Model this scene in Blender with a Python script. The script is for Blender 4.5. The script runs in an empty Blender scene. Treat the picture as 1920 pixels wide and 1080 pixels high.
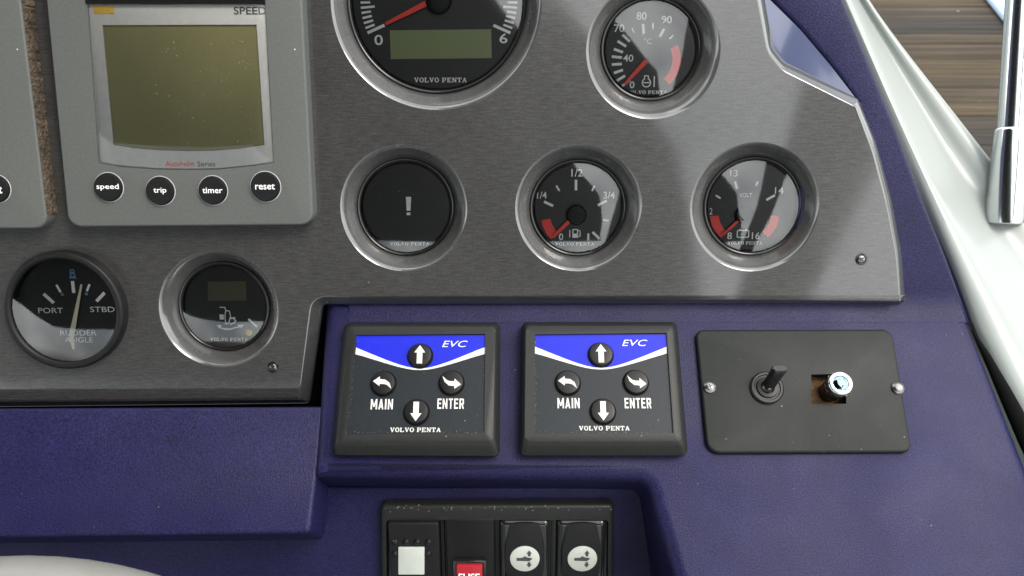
import bpy, bmesh, math, random
from mathutils import Vector, Matrix

random.seed(7)
rad = math.radians
sc = bpy.context.scene
COL = sc.collection

# ------------------------------------------------------------------ camera
FPX = 1600.0                      # focal length in photo pixels (photo is 1920 wide)
PITCH = rad(40.0)                 # camera looks down at the helm
CAM = Vector((0.0, 0.0, 1.45))
RIGHT = Vector((1, 0, 0))
FWD = Vector((0, math.cos(PITCH), -math.sin(PITCH)))
UP = Vector((0, math.sin(PITCH), math.cos(PITCH)))
cd = bpy.data.cameras.new('camera')
cam = bpy.data.objects.new('camera', cd)
COL.objects.link(cam)
cam.location = CAM
cam.rotation_euler = (math.pi / 2 - PITCH, 0, 0)
cd.sensor_width = 36.0
cd.lens = 36.0 * FPX / 1920.0
cd.clip_start = 0.01
cd.clip_end = 500
cd.dof.use_dof = True
cd.dof.focus_distance = 0.395
cd.dof.aperture_fstop = 20.0
sc.camera = cam

# ------------------------------------------------------------------ sky and sun
CLOUD = 15.0                            # cloud radiance in the sky texture's own units
SUN_ELEV, SUN_AZ = rad(60), rad(122)     # azimuth measured from +Y (ahead) towards +X (starboard)
world = bpy.data.worlds.new('World')
sc.world = world
world.use_nodes = True
wn = world.node_tree
wn.nodes.clear()
sky = wn.nodes.new('ShaderNodeTexSky')
sky.sky_type = 'NISHITA'
sky.sun_disc = False
sky.sun_elevation = SUN_ELEV
sky.sun_rotation = SUN_AZ
sky.air_density = 1.0
sky.dust_density = 4.0
sky.ozone_density = 1.0
bg = wn.nodes.new('ShaderNodeBackground')
bg.inputs['Strength'].default_value = 0.15
wo = wn.nodes.new('ShaderNodeOutputWorld')
# broken bright overcast, the same all round the sky
tcw = wn.nodes.new('ShaderNodeTexCoord')
cn = wn.nodes.new('ShaderNodeTexNoise')
cn.inputs['Scale'].default_value = 2.2
cn.inputs['Detail'].default_value = 6
wn.links.new(tcw.outputs['Generated'], cn.inputs['Vector'])
cr = wn.nodes.new('ShaderNodeMapRange')
cr.inputs['From Min'].default_value = 0.36
cr.inputs['From Max'].default_value = 0.60
cr.inputs['To Min'].default_value = 0.25
cr.inputs['To Max'].default_value = 1.0
wn.links.new(cn.outputs['Fac'], cr.inputs['Value'])
sx = wn.nodes.new('ShaderNodeSeparateXYZ')
wn.links.new(tcw.outputs['Generated'], sx.inputs[0])
hz_ = wn.nodes.new('ShaderNodeMapRange')
hz_.inputs['From Min'].default_value = 0.0
hz_.inputs['From Max'].default_value = 0.06
wn.links.new(sx.outputs['Z'], hz_.inputs['Value'])
mf = wn.nodes.new('ShaderNodeMath')
mf.operation = 'MULTIPLY'
wn.links.new(cr.outputs[0], mf.inputs[0])
wn.links.new(hz_.outputs[0], mf.inputs[1])
mxw = wn.nodes.new('ShaderNodeMix')
mxw.data_type = 'RGBA'
mxw.inputs[7].default_value = (CLOUD * 0.96, CLOUD * 0.99, CLOUD * 0.98, 1)
wn.links.new(mf.outputs[0], mxw.inputs[0])
wn.links.new(sky.outputs[0], mxw.inputs[6])
wn.links.new(mxw.outputs[2], bg.inputs['Color'])
wn.links.new(bg.outputs[0], wo.inputs['Surface'])
sd = bpy.data.lights.new('sun', 'SUN')
sd.energy = 1.5
sd.angle = rad(24)
sd.color = (1.0, 0.95, 0.88)
sun = bpy.data.objects.new('sun', sd)
COL.objects.link(sun)
sdir = Vector((math.sin(SUN_AZ) * math.cos(SUN_ELEV), math.cos(SUN_AZ) * math.cos(SUN_ELEV), math.sin(SUN_ELEV)))
sun.rotation_euler = (-sdir).to_track_quat('-Z', 'Y').to_euler()
sun.location = (2, 0, 4)

vs = sc.view_settings
vs.view_transform = 'Standard'
vs.look = 'None'
vs.gamma = 1.0
vs.use_curve_mapping = False
vs.exposure = 0.70
sc.render.film_transparent = False
sc.cycles.max_bounces = 8
sc.cycles.transparent_max_bounces = 12
sc.cycles.caustics_reflective = False
sc.cycles.caustics_refractive = False

# ------------------------------------------------------------------ frames: real planes of the helm
class Frame:
    """a plane of the helm: x to starboard, y up the slope, z out of the surface"""
    def __init__(self, point, vup):
        self.P = Vector(point)
        self.ex = RIGHT.copy()
        self.ey = Vector(vup).normalized()
        self.n = self.ex.cross(self.ey).normalized()
    def hit(self, px, py, h=0.0):
        d = FWD + (px - 960) / FPX * RIGHT - (py - 540) / FPX * UP
        q = self.P + h * self.n
        t = (q - CAM).dot(self.n) / d.dot(self.n)
        p = CAM + t * d
        return p, t
    def uv(self, px, py, h=0.0):
        p, t = self.hit(px, py, h)
        r = p - self.P
        return Vector((r.dot(self.ex), r.dot(self.ey)))

class Loc:
    def __init__(self, fr, px, py, rot=0.0):
        self.fr = fr
        self.o = fr.uv(px, py)
        self.k = fr.hit(px, py)[1] / FPX          # metres per photo pixel here
    def at(self, px, py, h=0.0):
        q = self.fr.uv(px, py, h) - self.o
        return (q.x, q.y)
    def pts(self, lst, h=0.0):
        return [self.at(x, y, h) for x, y in lst]
    def matrix(self):
        f = self.fr
        p = f.P + f.ex * self.o.x + f.ey * self.o.y
        m = Matrix((f.ex, f.ey, f.n)).transposed().to_4x4()
        m.translation = p
        return m

def campt(px, py, z):
    return CAM + z * (FWD + (px - 960) / FPX * RIGHT - (py - 540) / FPX * UP)

Z0 = 0.40
F1 = Frame(CAM + Z0 * FWD, UP - 0.178 * FWD)                      # fascia with the gauges
PT = 0.0075                                                         # fascia thickness
F2 = Frame(F1.hit(960, 570, -PT)[0], UP + 0.40 * FWD)              # lower console slope
def frame_from(p_a, p_b):
    return Frame(p_a, p_a - p_b)
F4 = frame_from(campt(960, 768, 0.3935), campt(960, 1000, 0.3735))   # ledge under the fascia
F3 = Frame(campt(960, 900, 0.402), UP - 0.34 * FWD)                # upright face with the rocker switches

# ------------------------------------------------------------------ materials
def nn(nt, kind, **kw):
    n = nt.nodes.new(kind)
    for k, v in kw.items():
        setattr(n, k, v)
    return n

def pm(name, col, rough=0.5, metal=0.0, coat=0.0, coat_rough=0.04, bump=None, var=None, dust=None, spec=0.5, rv=None):
    """procedural Principled: bump=(scale_xyz, strength, distance) var=(scale_xyz, amount) dust=(scale, size, colour)"""
    m = bpy.data.materials.new(name)
    m.use_nodes = True
    nt = m.node_tree
    b = nt.nodes['Principled BSDF']
    b.inputs['Base Color'].default_value = (*col, 1)
    b.inputs['Roughness'].default_value = rough
    b.inputs['Metallic'].default_value = metal
    b.inputs['Coat Weight'].default_value = coat
    b.inputs['Coat Roughness'].default_value = coat_rough
    b.inputs['Coat IOR'].default_value = 1.8
    b.inputs['Specular IOR Level'].default_value = spec
    tc = nn(nt, 'ShaderNodeTexCoord')
    colsock = None
    def noise(scale, detail=4.0):
        mp = nn(nt, 'ShaderNodeMapping')
        mp.inputs['Scale'].default_value = scale if not isinstance(scale, (int, float)) else (scale,) * 3
        nt.links.new(tc.outputs['Object'], mp.inputs['Vector'])
        n = nn(nt, 'ShaderNodeTexNoise')
        n.inputs['Scale'].default_value = 1.0
        n.inputs['Detail'].default_value = detail
        nt.links.new(mp.outputs[0], n.inputs['Vector'])
        return n
    if var:
        cur = None
        for scale, amt in (var if isinstance(var, list) else [var]):
            n = noise(scale)
            mr = nn(nt, 'ShaderNodeMapRange')
            mr.inputs['From Min'].default_value = 0.25
            mr.inputs['From Max'].default_value = 0.75
            mr.inputs['To Min'].default_value = 1 - amt
            mr.inputs['To Max'].default_value = 1 + amt
            nt.links.new(n.outputs['Fac'], mr.inputs['Value'])
            mx = nn(nt, 'ShaderNodeVectorMath', operation='SCALE')
            if cur is None:
                mx.inputs[0].default_value = col
            else:
                nt.links.new(cur, mx.inputs[0])
            nt.links.new(mr.outputs[0], mx.inputs['Scale'])
            cur = mx.outputs[0]
        colsock = cur
        nt.links.new(cur, b.inputs['Base Color'])
    if rv:
        n = noise(rv[0], 5.0)
        mr = nn(nt, 'ShaderNodeMapRange')
        mr.inputs['From Min'].default_value = 0.35
        mr.inputs['From Max'].default_value = 0.70
        mr.inputs['To Min'].default_value = max(rough - rv[1], 0.02)
        mr.inputs['To Max'].default_value = rough + rv[1]
        nt.links.new(n.outputs['Fac'], mr.inputs['Value'])
        nt.links.new(mr.outputs[0], b.inputs['Roughness'])
        if coat:
            m2 = nn(nt, 'ShaderNodeMapRange')
            m2.inputs['From Min'].default_value = 0.40
            m2.inputs['From Max'].default_value = 0.72
            m2.inputs['To Min'].default_value = coat_rough
            m2.inputs['To Max'].default_value = coat_rough + rv[2]
            nt.links.new(n.outputs['Fac'], m2.inputs['Value'])
            nt.links.new(m2.outputs[0], b.inputs['Coat Roughness'])
    if dust:
        scale, size, dcol = dust
        v = nn(nt, 'ShaderNodeTexVoronoi')
        v.inputs['Scale'].default_value = scale
        nt.links.new(tc.outputs['Object'], v.inputs['Vector'])
        sep = nn(nt, 'ShaderNodeSeparateColor')
        nt.links.new(v.outputs['Color'], sep.inputs[0])
        sz = nn(nt, 'ShaderNodeMath', operation='MULTIPLY')
        nt.links.new(sep.outputs[0], sz.inputs[0])
        p = nn(nt, 'ShaderNodeMath', operation='POWER')
        nt.links.new(sep.outputs[0], p.inputs[0])
        p.inputs[1].default_value = 6.0
        nt.links.new(p.outputs[0], sz.inputs[0])
        sz.inputs[1].default_value = size
        lt = nn(nt, 'ShaderNodeMath', operation='LESS_THAN')
        nt.links.new(v.outputs['Distance'], lt.inputs[0])
        nt.links.new(sz.outputs[0], lt.inputs[1])
        mul = nn(nt, 'ShaderNodeMath', operation='MULTIPLY')
        nt.links.new(lt.outputs[0], mul.inputs[0])
        nt.links.new(sep.outputs[1], mul.inputs[1])
        mx = nn(nt, 'ShaderNodeMix', data_type='RGBA')
        nt.links.new(mul.outputs[0], mx.inputs[0])
        if colsock is not None:
            nt.links.new(colsock, mx.inputs[6])
        else:
            mx.inputs[6].default_value = (*col, 1)
        mx.inputs[7].default_value = (*dcol, 1)
        nt.links.new(mx.outputs[2], b.inputs['Base Color'])
    if bump:
        last = None
        for scale, strength, dist in (bump if isinstance(bump, list) else [bump]):
            n = noise(scale, 3.0)
            bp = nn(nt, 'ShaderNodeBump')
            bp.inputs['Strength'].default_value = strength
            bp.inputs['Distance'].default_value = dist
            nt.links.new(n.outputs['Fac'], bp.inputs['Height'])
            if last is not None:
                nt.links.new(last, bp.inputs['Normal'])
            last = bp.outputs[0]
        nt.links.new(last, b.inputs['Normal'])
    return m

def glass_mat(name, ior=1.5, tint=(1, 1, 1), dust=0.0):
    m = bpy.data.materials.new(name)
    m.use_nodes = True
    nt = m.node_tree
    nt.nodes.clear()
    out = nn(nt, 'ShaderNodeOutputMaterial')
    tr = nn(nt, 'ShaderNodeBsdfTransparent')
    tr.inputs[0].default_value = (*tint, 1)
    gl = nn(nt, 'ShaderNodeBsdfGlossy')
    gl.inputs['Roughness'].default_value = 0.045
    fr = nn(nt, 'ShaderNodeFresnel')
    fr.inputs['IOR'].default_value = ior
    mx = nn(nt, 'ShaderNodeMixShader')
    nt.links.new(fr.outputs[0], mx.inputs[0])
    nt.links.new(tr.outputs[0], mx.inputs[1])
    nt.links.new(gl.outputs[0], mx.inputs[2])
    last = mx.outputs[0]
    if dust:
        tc = nn(nt, 'ShaderNodeTexCoord')
        v = nn(nt, 'ShaderNodeTexVoronoi')
        v.inputs['Scale'].default_value = 1100
        nt.links.new(tc.outputs['Object'], v.inputs['Vector'])
        sep = nn(nt, 'ShaderNodeSeparateColor')
        nt.links.new(v.outputs['Color'], sep.inputs[0])
        p = nn(nt, 'ShaderNodeMath', operation='POWER')
        nt.links.new(sep.outputs[0], p.inputs[0])
        p.inputs[1].default_value = 10.0
        s = nn(nt, 'ShaderNodeMath', operation='MULTIPLY')
        nt.links.new(p.outputs[0], s.inputs[0])
        s.inputs[1].default_value = 0.24
        lt = nn(nt, 'ShaderNodeMath', operation='LESS_THAN')
        nt.links.new(v.outputs['Distance'], lt.inputs[0])
        nt.links.new(s.outputs[0], lt.inputs[1])
        mu = nn(nt, 'ShaderNodeMath', operation='MULTIPLY')
        nt.links.new(lt.outputs[0], mu.inputs[0])
        mu.inputs[1].default_value = dust
        df = nn(nt, 'ShaderNodeBsdfDiffuse')
        df.inputs[0].default_value = (0.6, 0.6, 0.58, 1)
        m2 = nn(nt, 'ShaderNodeMixShader')
        nt.links.new(mu.outputs[0], m2.inputs[0])
        nt.links.new(last, m2.inputs[1])
        nt.links.new(df.outputs[0], m2.inputs[2])
        last = m2.outputs[0]
    nt.links.new(last, out.inputs[0])
    return m

M = {}
DUST = (0.30, 0.30, 0.28)
M['blue'] = pm('blue_gelcoat', (0.0125, 0.0115, 0.048), 0.42, var=[((1500, 1500, 1500), 0.75), ((14, 14, 14), 0.16), ((60, 60, 60), 0.12)],
               bump=[(1700, 0.55, 0.0004), (30, 0.12, 0.002)], dust=(260, 0.09, (0.14, 0.14, 0.20)), spec=0.17, rv=(18, 0.10, 0))
M['blue_smooth'] = pm('blue_gelcoat_sky_tint', (0.026, 0.040, 0.11), 0.28, coat=0.6, coat_rough=0.10, var=((14, 14, 14), 0.08))  # base tinted paler and bluer for the sky reflected in the facet
M['fascia'] = pm('brushed_grey_laminate', (0.034, 0.033, 0.0325), 0.42, 0.10, 0.55, 0.06, rv=(22, .06, .06),
                 var=[((170, 1400, 170), 0.50), ((900, 1700, 900), 0.40), ((9, 9, 9), 0.08)], dust=(90, 0.06, DUST))
M['dustmat'] = pm('dust', (0.24, 0.24, 0.22), 0.9, var=((900, 900, 900), 0.3))
M['capglass'] = pm('teal_cap', (0.25, 0.36, 0.40), 0.10, 1.0, var=((300, 300, 300), 0.2))
M['water'] = pm('added_reflection_water', (0.05, 0.065, 0.06), 0.15, var=((1, 1, 1), 0.2), bump=(3, 0.4, 0.05))
M['edge'] = pm('clear_coated_edge', (0.055, 0.058, 0.056), 0.22, 0.30, 1.0, 0.05, var=((200, 200, 200), 0.1))
M['recess'] = pm('polished_recess', (0.088, 0.088, 0.086), 0.28, 0.30, 0.8, 0.06, var=((150, 150, 150), 0.12), rv=(60, .05, .05))
M['grey_plastic'] = pm('grey_plastic', (0.094, 0.099, 0.094), 0.5, spec=.3, var=[((700, 700, 700), 0.08), ((12, 12, 12), 0.05)],
                       bump=(1500, 0.12, 0.0003), dust=(130, 0.09, (0.5, 0.5, 0.47)))
M['silver_plastic'] = pm('silver_plastic', (0.55, 0.55, 0.55), 0.38, 0.0, var=((300, 300, 300), 0.06))
M['lcd'] = pm('olive_lcd', (0.195, 0.185, 0.092), 0.35, var=[((25, 25, 25), 0.10)], dust=(500, 0.12, (0.36, 0.34, 0.24)))
M['lcd_green'] = pm('green_lcd', (0.21, 0.26, 0.11), 0.4, var=((40, 40, 40), 0.08))
M['lcd_dark'] = pm('dark_lcd', (0.060, 0.062, 0.032), 0.4, var=((60, 60, 60), 0.1))
M['rubber'] = pm('dark_rubber', (0.010, 0.010, 0.011), 0.45, spec=.2, bump=(1500, 0.1, 0.0002), dust=(260, 0.07, DUST), var=((300, 300, 300), 0.15))
M['black_plastic'] = pm('black_plastic', (0.007, 0.007, 0.007), 0.34, spec=.22, bump=(1800, 0.15, 0.0002), dust=(220, 0.07, DUST), var=((200, 200, 200), 0.2))
M['black_gloss'] = pm('black_gloss', (0.012, 0.012, 0.012), 0.12, var=((200, 200, 200), 0.2))
M['dark_frame'] = pm('charcoal_plastic', (0.015, 0.016, 0.015), 0.42, spec=.24, bump=(1600, 0.2, 0.0003), dust=(200, 0.07, DUST), var=((400, 400, 400), 0.12))
M['plate'] = pm('charcoal_plate', (0.010, 0.012, 0.011), 0.50, spec=.2, rv=(25, .06, 0), bump=(2400, 0.22, 0.0002), dust=(300, 0.12, (0.25, 0.25, 0.22)), var=[((600, 600, 600), 0.15), ((25, 25, 25), 0.1)])
M['membrane'] = pm('slate_membrane', (0.009, 0.0125, 0.016), 0.40, spec=.22, bump=(1800, 0.2, 0.0002), dust=(260, 0.09, DUST), var=((500, 500, 500), 0.12))
M['brightblue'] = pm('bright_blue_print', (0.007, 0.014, 0.42), 0.4, spec=.2, var=((200, 200, 200), 0.06))
M['dial'] = pm('black_dial', (0.008, 0.008, 0.008), 0.5, var=((120, 120, 120), 0.25))
M['white'] = pm('white_print', (0.90, 0.90, 0.89), 0.5, var=((300, 300, 300), 0.05))
M['offwhite'] = pm('cream_print', (0.56, 0.56, 0.53), 0.5, var=((300, 300, 300), 0.06))
M['darkprint'] = pm('dark_print', (0.05, 0.05, 0.05), 0.5, var=((300, 300, 300), 0.1))
M['red'] = pm('red_print', (0.90, 0.045, 0.025), 0.45, var=((200, 200, 200), 0.06))
M['redbutton'] = pm('red_plastic', (0.38, 0.015, 0.025), 0.4, var=((200, 200, 200), 0.1), dust=(300, 0.08, DUST))
M['yellow'] = pm('yellow_print', (0.66, 0.42, 0.05), 0.5, var=((150, 150, 150), 0.15))
M['amber'] = pm('amber_lamp', (0.75, 0.50, 0.16), 0.3, var=((200, 200, 200), 0.1))
M['lightblue'] = pm('pale_blue_print', (0.12, 0.25, 0.42), 0.5, var=((200, 200, 200), 0.1))
M['cream'] = pm('cream_needle', (0.80, 0.76, 0.58), 0.5, var=((200, 200, 200), 0.04))
M['ivory'] = pm('ivory_plastic', (0.48, 0.51, 0.47), 0.4, var=((150, 150, 150), 0.05))
M['chrome'] = pm('chrome', (0.60, 0.62, 0.63), 0.17, 1.0, var=((200, 200, 200), 0.05))
M['steel'] = pm('screw_steel', (0.26, 0.25, 0.24), 0.28, 1.0, var=((900, 900, 900), 0.2))
M['white_grp'] = pm('white_fibreglass', (0.275, 0.298, 0.285), 0.32, var=((10, 10, 10), 0.04), dust=(120, 0.06, (0.35, 0.33, 0.3)))
M['foam'] = pm('perished_foam', (0.085, 0.062, 0.04), 0.95, var=[((400, 400, 400), 0.6), ((90, 90, 90), 0.4)], bump=(700, 1.0, 0.002))
M['wheel'] = pm('cream_leather', (0.20, 0.196, 0.183), 0.4, var=((60, 60, 60), 0.06), bump=(900, 0.15, 0.0003))
M['rust'] = pm('rusty_metal', (0.16, 0.08, 0.025), 0.7, var=((500, 500, 500), 0.6), bump=(600, 0.6, 0.001))
M['gap'] = pm('gap_shade_black', (0.004, 0.004, 0.004), 0.8, spec=.05, var=((200, 200, 200), 0.2))  # near-black colour standing in for shade in the open gaps
M['blue_fabric'] = pm('pale_blue_fabric', (0.35, 0.46, 0.58), 0.7, var=((60, 60, 60), 0.08))
M['roof'] = pm('added_roof_grey', (0.040, 0.037, 0.035), 0.9, spec=.2, var=((8, 8, 8), 0.15), bump=(300, 0.2, 0.001))
M['glass'] = glass_mat('gauge_glass', 1.85, dust=0.12)
M['lens'] = glass_mat('display_lens', 1.45, (0.97, 0.97, 0.95), dust=0.4)

# ------------------------------------------------------------------ object helpers
def link(o, parent=None):
    COL.objects.link(o)
    if parent is not None:
        o.parent = parent
    return o

def tag(o, label=None, cat=None, group=None, kind=None):
    if label: o['label'] = label
    if cat: o['category'] = cat
    if group: o['group'] = group
    if kind: o['kind'] = kind
    return o

def thing(name, loc, label, cat, group=None):
    o = bpy.data.objects.new(name, None)
    o.empty_display_size = 0.01
    o.matrix_world = loc.matrix()
    link(o)
    return tag(o, label, cat, group)

def mesh_obj(name, vf, mat, parent=None, smooth=True, angle=35, up=True):
    vs_, fs_ = vf
    me = bpy.data.meshes.new(name)
    me.from_pydata([tuple(v) for v in vs_], [], fs_)
    bm = bmesh.new()
    bm.from_mesh(me)
    bmesh.ops.remove_doubles(bm, verts=bm.verts, dist=1e-7)
    bmesh.ops.recalc_face_normals(bm, faces=bm.faces)
    if any(len(e.link_faces) == 1 for e in bm.edges) and up and sum(f.normal.z * f.calc_area() for f in bm.faces) < 0:
        bmesh.ops.reverse_faces(bm, faces=bm.faces)
    if smooth:
        lim = rad(angle)
        for f in bm.faces:
            f.smooth = True
        for e in bm.edges:
            if len(e.link_faces) == 2 and e.calc_face_angle(0) > lim:
                e.smooth = False
    bm.to_mesh(me)
    bm.free()
    me.materials.append(M[mat] if isinstance(mat, str) else mat)
    o = bpy.data.objects.new(name, me)
    return link(o, parent)

def join(*vfs):
    V, F = [], []
    for v, f in vfs:
        k = len(V)
        V += [tuple(p) for p in v]
        F += [tuple(i + k for i in q) for q in f]
    return V, F

def shift(vf, dx=0, dy=0, dz=0):
    return [(v[0] + dx, v[1] + dy, v[2] + dz) for v in vf[0]], vf[1]

def xform(vf, mat):
    return [tuple(mat @ Vector(v)) for v in vf[0]], vf[1]

def area2(p):
    return sum(p[i][0] * p[(i + 1) % len(p)][1] - p[(i + 1) % len(p)][0] * p[i][1] for i in range(len(p)))

def ccw(p):
    return list(p) if area2(p) > 0 else list(reversed(p))

def fillet(pts, r, n=6):
    """round the corners of a polygon; r is a number or one per corner"""
    pts = [Vector(p) for p in pts]
    N = len(pts)
    out = []
    for i in range(N):
        rr = r[i] if isinstance(r, (list, tuple)) else r
        a, b, c = pts[i - 1], pts[i], pts[(i + 1) % N]
        if rr <= 0:
            out.append(tuple(b))
            continue
        u = (a - b).normalized()
        v = (c - b).normalized()
        ang = u.angle(v)
        if ang > math.pi - 0.02:
            out.append(tuple(b))
            continue
        d = min(rr / math.tan(ang / 2), 0.49 * (a - b).length, 0.49 * (c - b).length)
        re = d * math.tan(ang / 2)
        cen = b + (u + v).normalized() * (re / math.sin(ang / 2))
        p0, p1 = b + u * d, b + v * d
        a0 = math.atan2(*(p0 - cen).yx)
        a1 = math.atan2(*(p1 - cen).yx)
        da = (a1 - a0 + math.pi) % (2 * math.pi) - math.pi
        for k in range(n + 1):
            t = a0 + da * k / n
            out.append((cen.x + re * math.cos(t), cen.y + re * math.sin(t)))
    return out

def inset(poly, d):
    """inward offset of a ccw polygon"""
    P = [Vector(p) for p in poly]
    N = len(P)
    out = []
    for i in range(N):
        e0 = (P[i] - P[i - 1])
        e1 = (P[(i + 1) % N] - P[i])
        if e0.length < 1e-9: e0 = e1
        if e1.length < 1e-9: e1 = e0
        n0 = Vector((-e0.y, e0.x)).normalized()
        n1 = Vector((-e1.y, e1.x)).normalized()
        m = n0 + n1
        m = m.normalized() if m.length > 1e-6 else n0
        s = max(m.dot(n0), 0.35)
        q = P[i] + m * (d / s)
        out.append((q.x, q.y))
    return out

def circle(cx, cy, r, n=64):
    return [(cx + r * math.cos(2 * math.pi * k / n), cy + r * math.sin(2 * math.pi * k / n)) for k in range(n)]

def fill(outer, holes, z):
    bm = bmesh.new()
    edges = []
    for loop in [outer] + list(holes):
        vv = [bm.verts.new((x, y, z)) for x, y in loop]
        for i in range(len(vv)):
            edges.append(bm.edges.new((vv[i], vv[(i + 1) % len(vv)])))
    bmesh.ops.triangle_fill(bm, use_beauty=True, use_dissolve=False, edges=edges)
    bm.verts.index_update()
    V = [tuple(v.co) for v in bm.verts]
    F = []
    for f in bm.faces:
        idx = [v.index for v in f.verts]
        if f.normal.z < 0 or f.calc_area() and f.normal.z < 0:
            idx.reverse()
        F.append(tuple(idx))
    bm.free()
    return V, F

def strip(loop_a, za, loop_b, zb):
    n = len(loop_a)
    V = [(x, y, za) for x, y in loop_a] + [(x, y, zb) for x, y in loop_b]
    F = [(i, (i + 1) % n, n + (i + 1) % n, n + i) for i in range(n)]
    return V, F

def plate(outline, ztop, r, depth, holes=(), hole_depth=0.003, n=4, cap=True, bottom=False):
    """flat sheet with rounded rim; holes are loops with straight walls"""
    o = ccw(outline)
    parts = []
    prev, pz = None, None
    for k in range(n + 1):
        a = k / n * math.pi / 2
        lp = inset(o, r * (1 - math.sin(a)))
        z = ztop - r * (1 - math.cos(a))
        if prev is not None:
            parts.append(strip(lp, z, prev, pz))
        else:
            top = lp
        prev, pz = lp, z
    parts.append(strip(o, ztop - depth, prev, pz))
    hs = [ccw(h) for h in holes]
    if cap:
        parts.append(fill(top, hs, ztop))
    if bottom:
        parts.append(fill(o, [], ztop - depth))
    for h in hs:
        if hole_depth:
            parts.append(strip(h, ztop, h, ztop - hole_depth))
    return join(*parts)

def rim_of(outline, ztop, r, depth, n=6):
    o = ccw(outline)
    parts, prev, pz = [], None, None
    for fi, fz in ((1, 0), (.93, -.015), (.86, -.06), (.5, -.40), (.14, -.75), (.04, -.88), (0, -1)):   # eased chamfer
        lp = inset(o, r * fi)
        z = ztop + r * fz
        if prev is not None:
            parts.append(strip(lp, z, prev, pz))
        prev, pz = lp, z
    parts.append(strip(o, ztop - depth, prev, pz))
    return join(*parts)

def loft(loops, cap_holes=None):
    """loops = [(loop, z)...] from the base up, closed on top"""
    parts = []
    for (a, za), (b, zb) in zip(loops[:-1], loops[1:]):
        parts.append(strip(a, za, b, zb))
    if cap_holes is not None:
        parts.append(fill(loops[-1][0], cap_holes, loops[-1][1]))
    return join(*parts)

def lathe(prof, segs=64, cap_end=False, cx=0, cy=0):
    V, F = [], []
    for r, z in prof:
        for k in range(segs):
            a = 2 * math.pi * k / segs
            V.append((cx + r * math.cos(a), cy + r * math.sin(a), z))
    for j in range(len(prof) - 1):
        for k in range(segs):
            F.append((j * segs + k, j * segs + (k + 1) % segs, (j + 1) * segs + (k + 1) % segs, (j + 1) * segs + k))
    if cap_end:
        F.append(tuple(range((len(prof) - 1) * segs, len(prof) * segs)))
    return V, F

def disc(r, z, segs=64, cx=0, cy=0):
    return [(x, y, z) for x, y in circle(cx, cy, r, segs)], [tuple(range(segs))]

_zz = [0]
def zj():
    _zz[0] = (_zz[0] + 1) % 12
    return _zz[0] * 4e-6

def slab(poly, z, t=0.00012):
    """thin printed shape with real thickness"""
    p = ccw(poly)
    n = len(p)
    z += zj()
    V = [(x, y, z + t) for x, y in p] + [(x, y, z) for x, y in p]
    F = [tuple(range(n))] + [(i, i + n, (i + 1) % n + n, (i + 1) % n) for i in range(n)]
    return V, F

def line(p, q, w, z, w2=None):
    p, q = Vector(p), Vector(q)
    d = (q - p).normalized()
    n = Vector((-d.y, d.x))
    w2 = w if w2 is None else w2
    return slab([tuple(p + n * w / 2), tuple(p - n * w / 2), tuple(q - n * w2 / 2), tuple(q + n * w2 / 2)], z)

def polyline(pts, w, z, closed=False):
    pts = list(pts)
    if closed: pts.append(pts[0])
    return join(*[line(a, b, w, z) for a, b in zip(pts[:-1], pts[1:])])

def arc_band(cx, cy, r0, r1, a0, a1, z, n=14):
    P = []
    for k in range(n + 1):
        a = a0 + (a1 - a0) * k / n
        P.append((cx + r1 * math.cos(a), cy + r1 * math.sin(a)))
    for k in range(n, -1, -1):
        a = a0 + (a1 - a0) * k / n
        P.append((cx + r0 * math.cos(a), cy + r0 * math.sin(a)))
    V, F = [], []
    zt = z + 0.00012 + zj()
    m = n + 1
    V = [(x, y, zt) for x, y in P]
    for k in range(n):
        F.append((k, k + 1, 2 * m - 2 - k, 2 * m - 1 - k))
    return V, F

def box(x0, x1, y0, y1, z0, z1, bev=0.0):
    lp = [(x0, y0), (x1, y0), (x1, y1), (x0, y1)]
    if bev > 0:
        return plate(fillet(lp, bev, 3), z1, bev * 0.7, z1 - z0)
    return join(strip(lp, z0, lp, z1), fill(lp, [], z1), fill(lp, [], z0))

def tube(path, radii, segs=24, caps=True):
    """round tube along world or local 3-D points"""
    P = [Vector(p) for p in path]
    if not isinstance(radii, (list, tuple)): radii = [radii] * len(P)
    V, F = [], []
    ref = None
    for i, p in enumerate(P):
        t = (P[min(i + 1, len(P) - 1)] - P[max(i - 1, 0)]).normalized()
        if ref is None:
            ref = t.orthogonal().normalized()
        u = (ref - t * ref.dot(t)).normalized()
        ref = u
        w = t.cross(u)
        for k in range(segs):
            a = 2 * math.pi * k / segs
            V.append(tuple(p + (u * math.cos(a) + w * math.sin(a)) * radii[i]))
    for i in range(len(P) - 1):
        for k in range(segs):
            F.append((i * segs + k, i * segs + (k + 1) % segs, (i + 1) * segs + (k + 1) % segs, (i + 1) * segs + k))
    if caps:
        F.append(tuple(range(segs)))
        F.append(tuple(range((len(P) - 1) * segs, len(P) * segs)))
    return V, F

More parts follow.
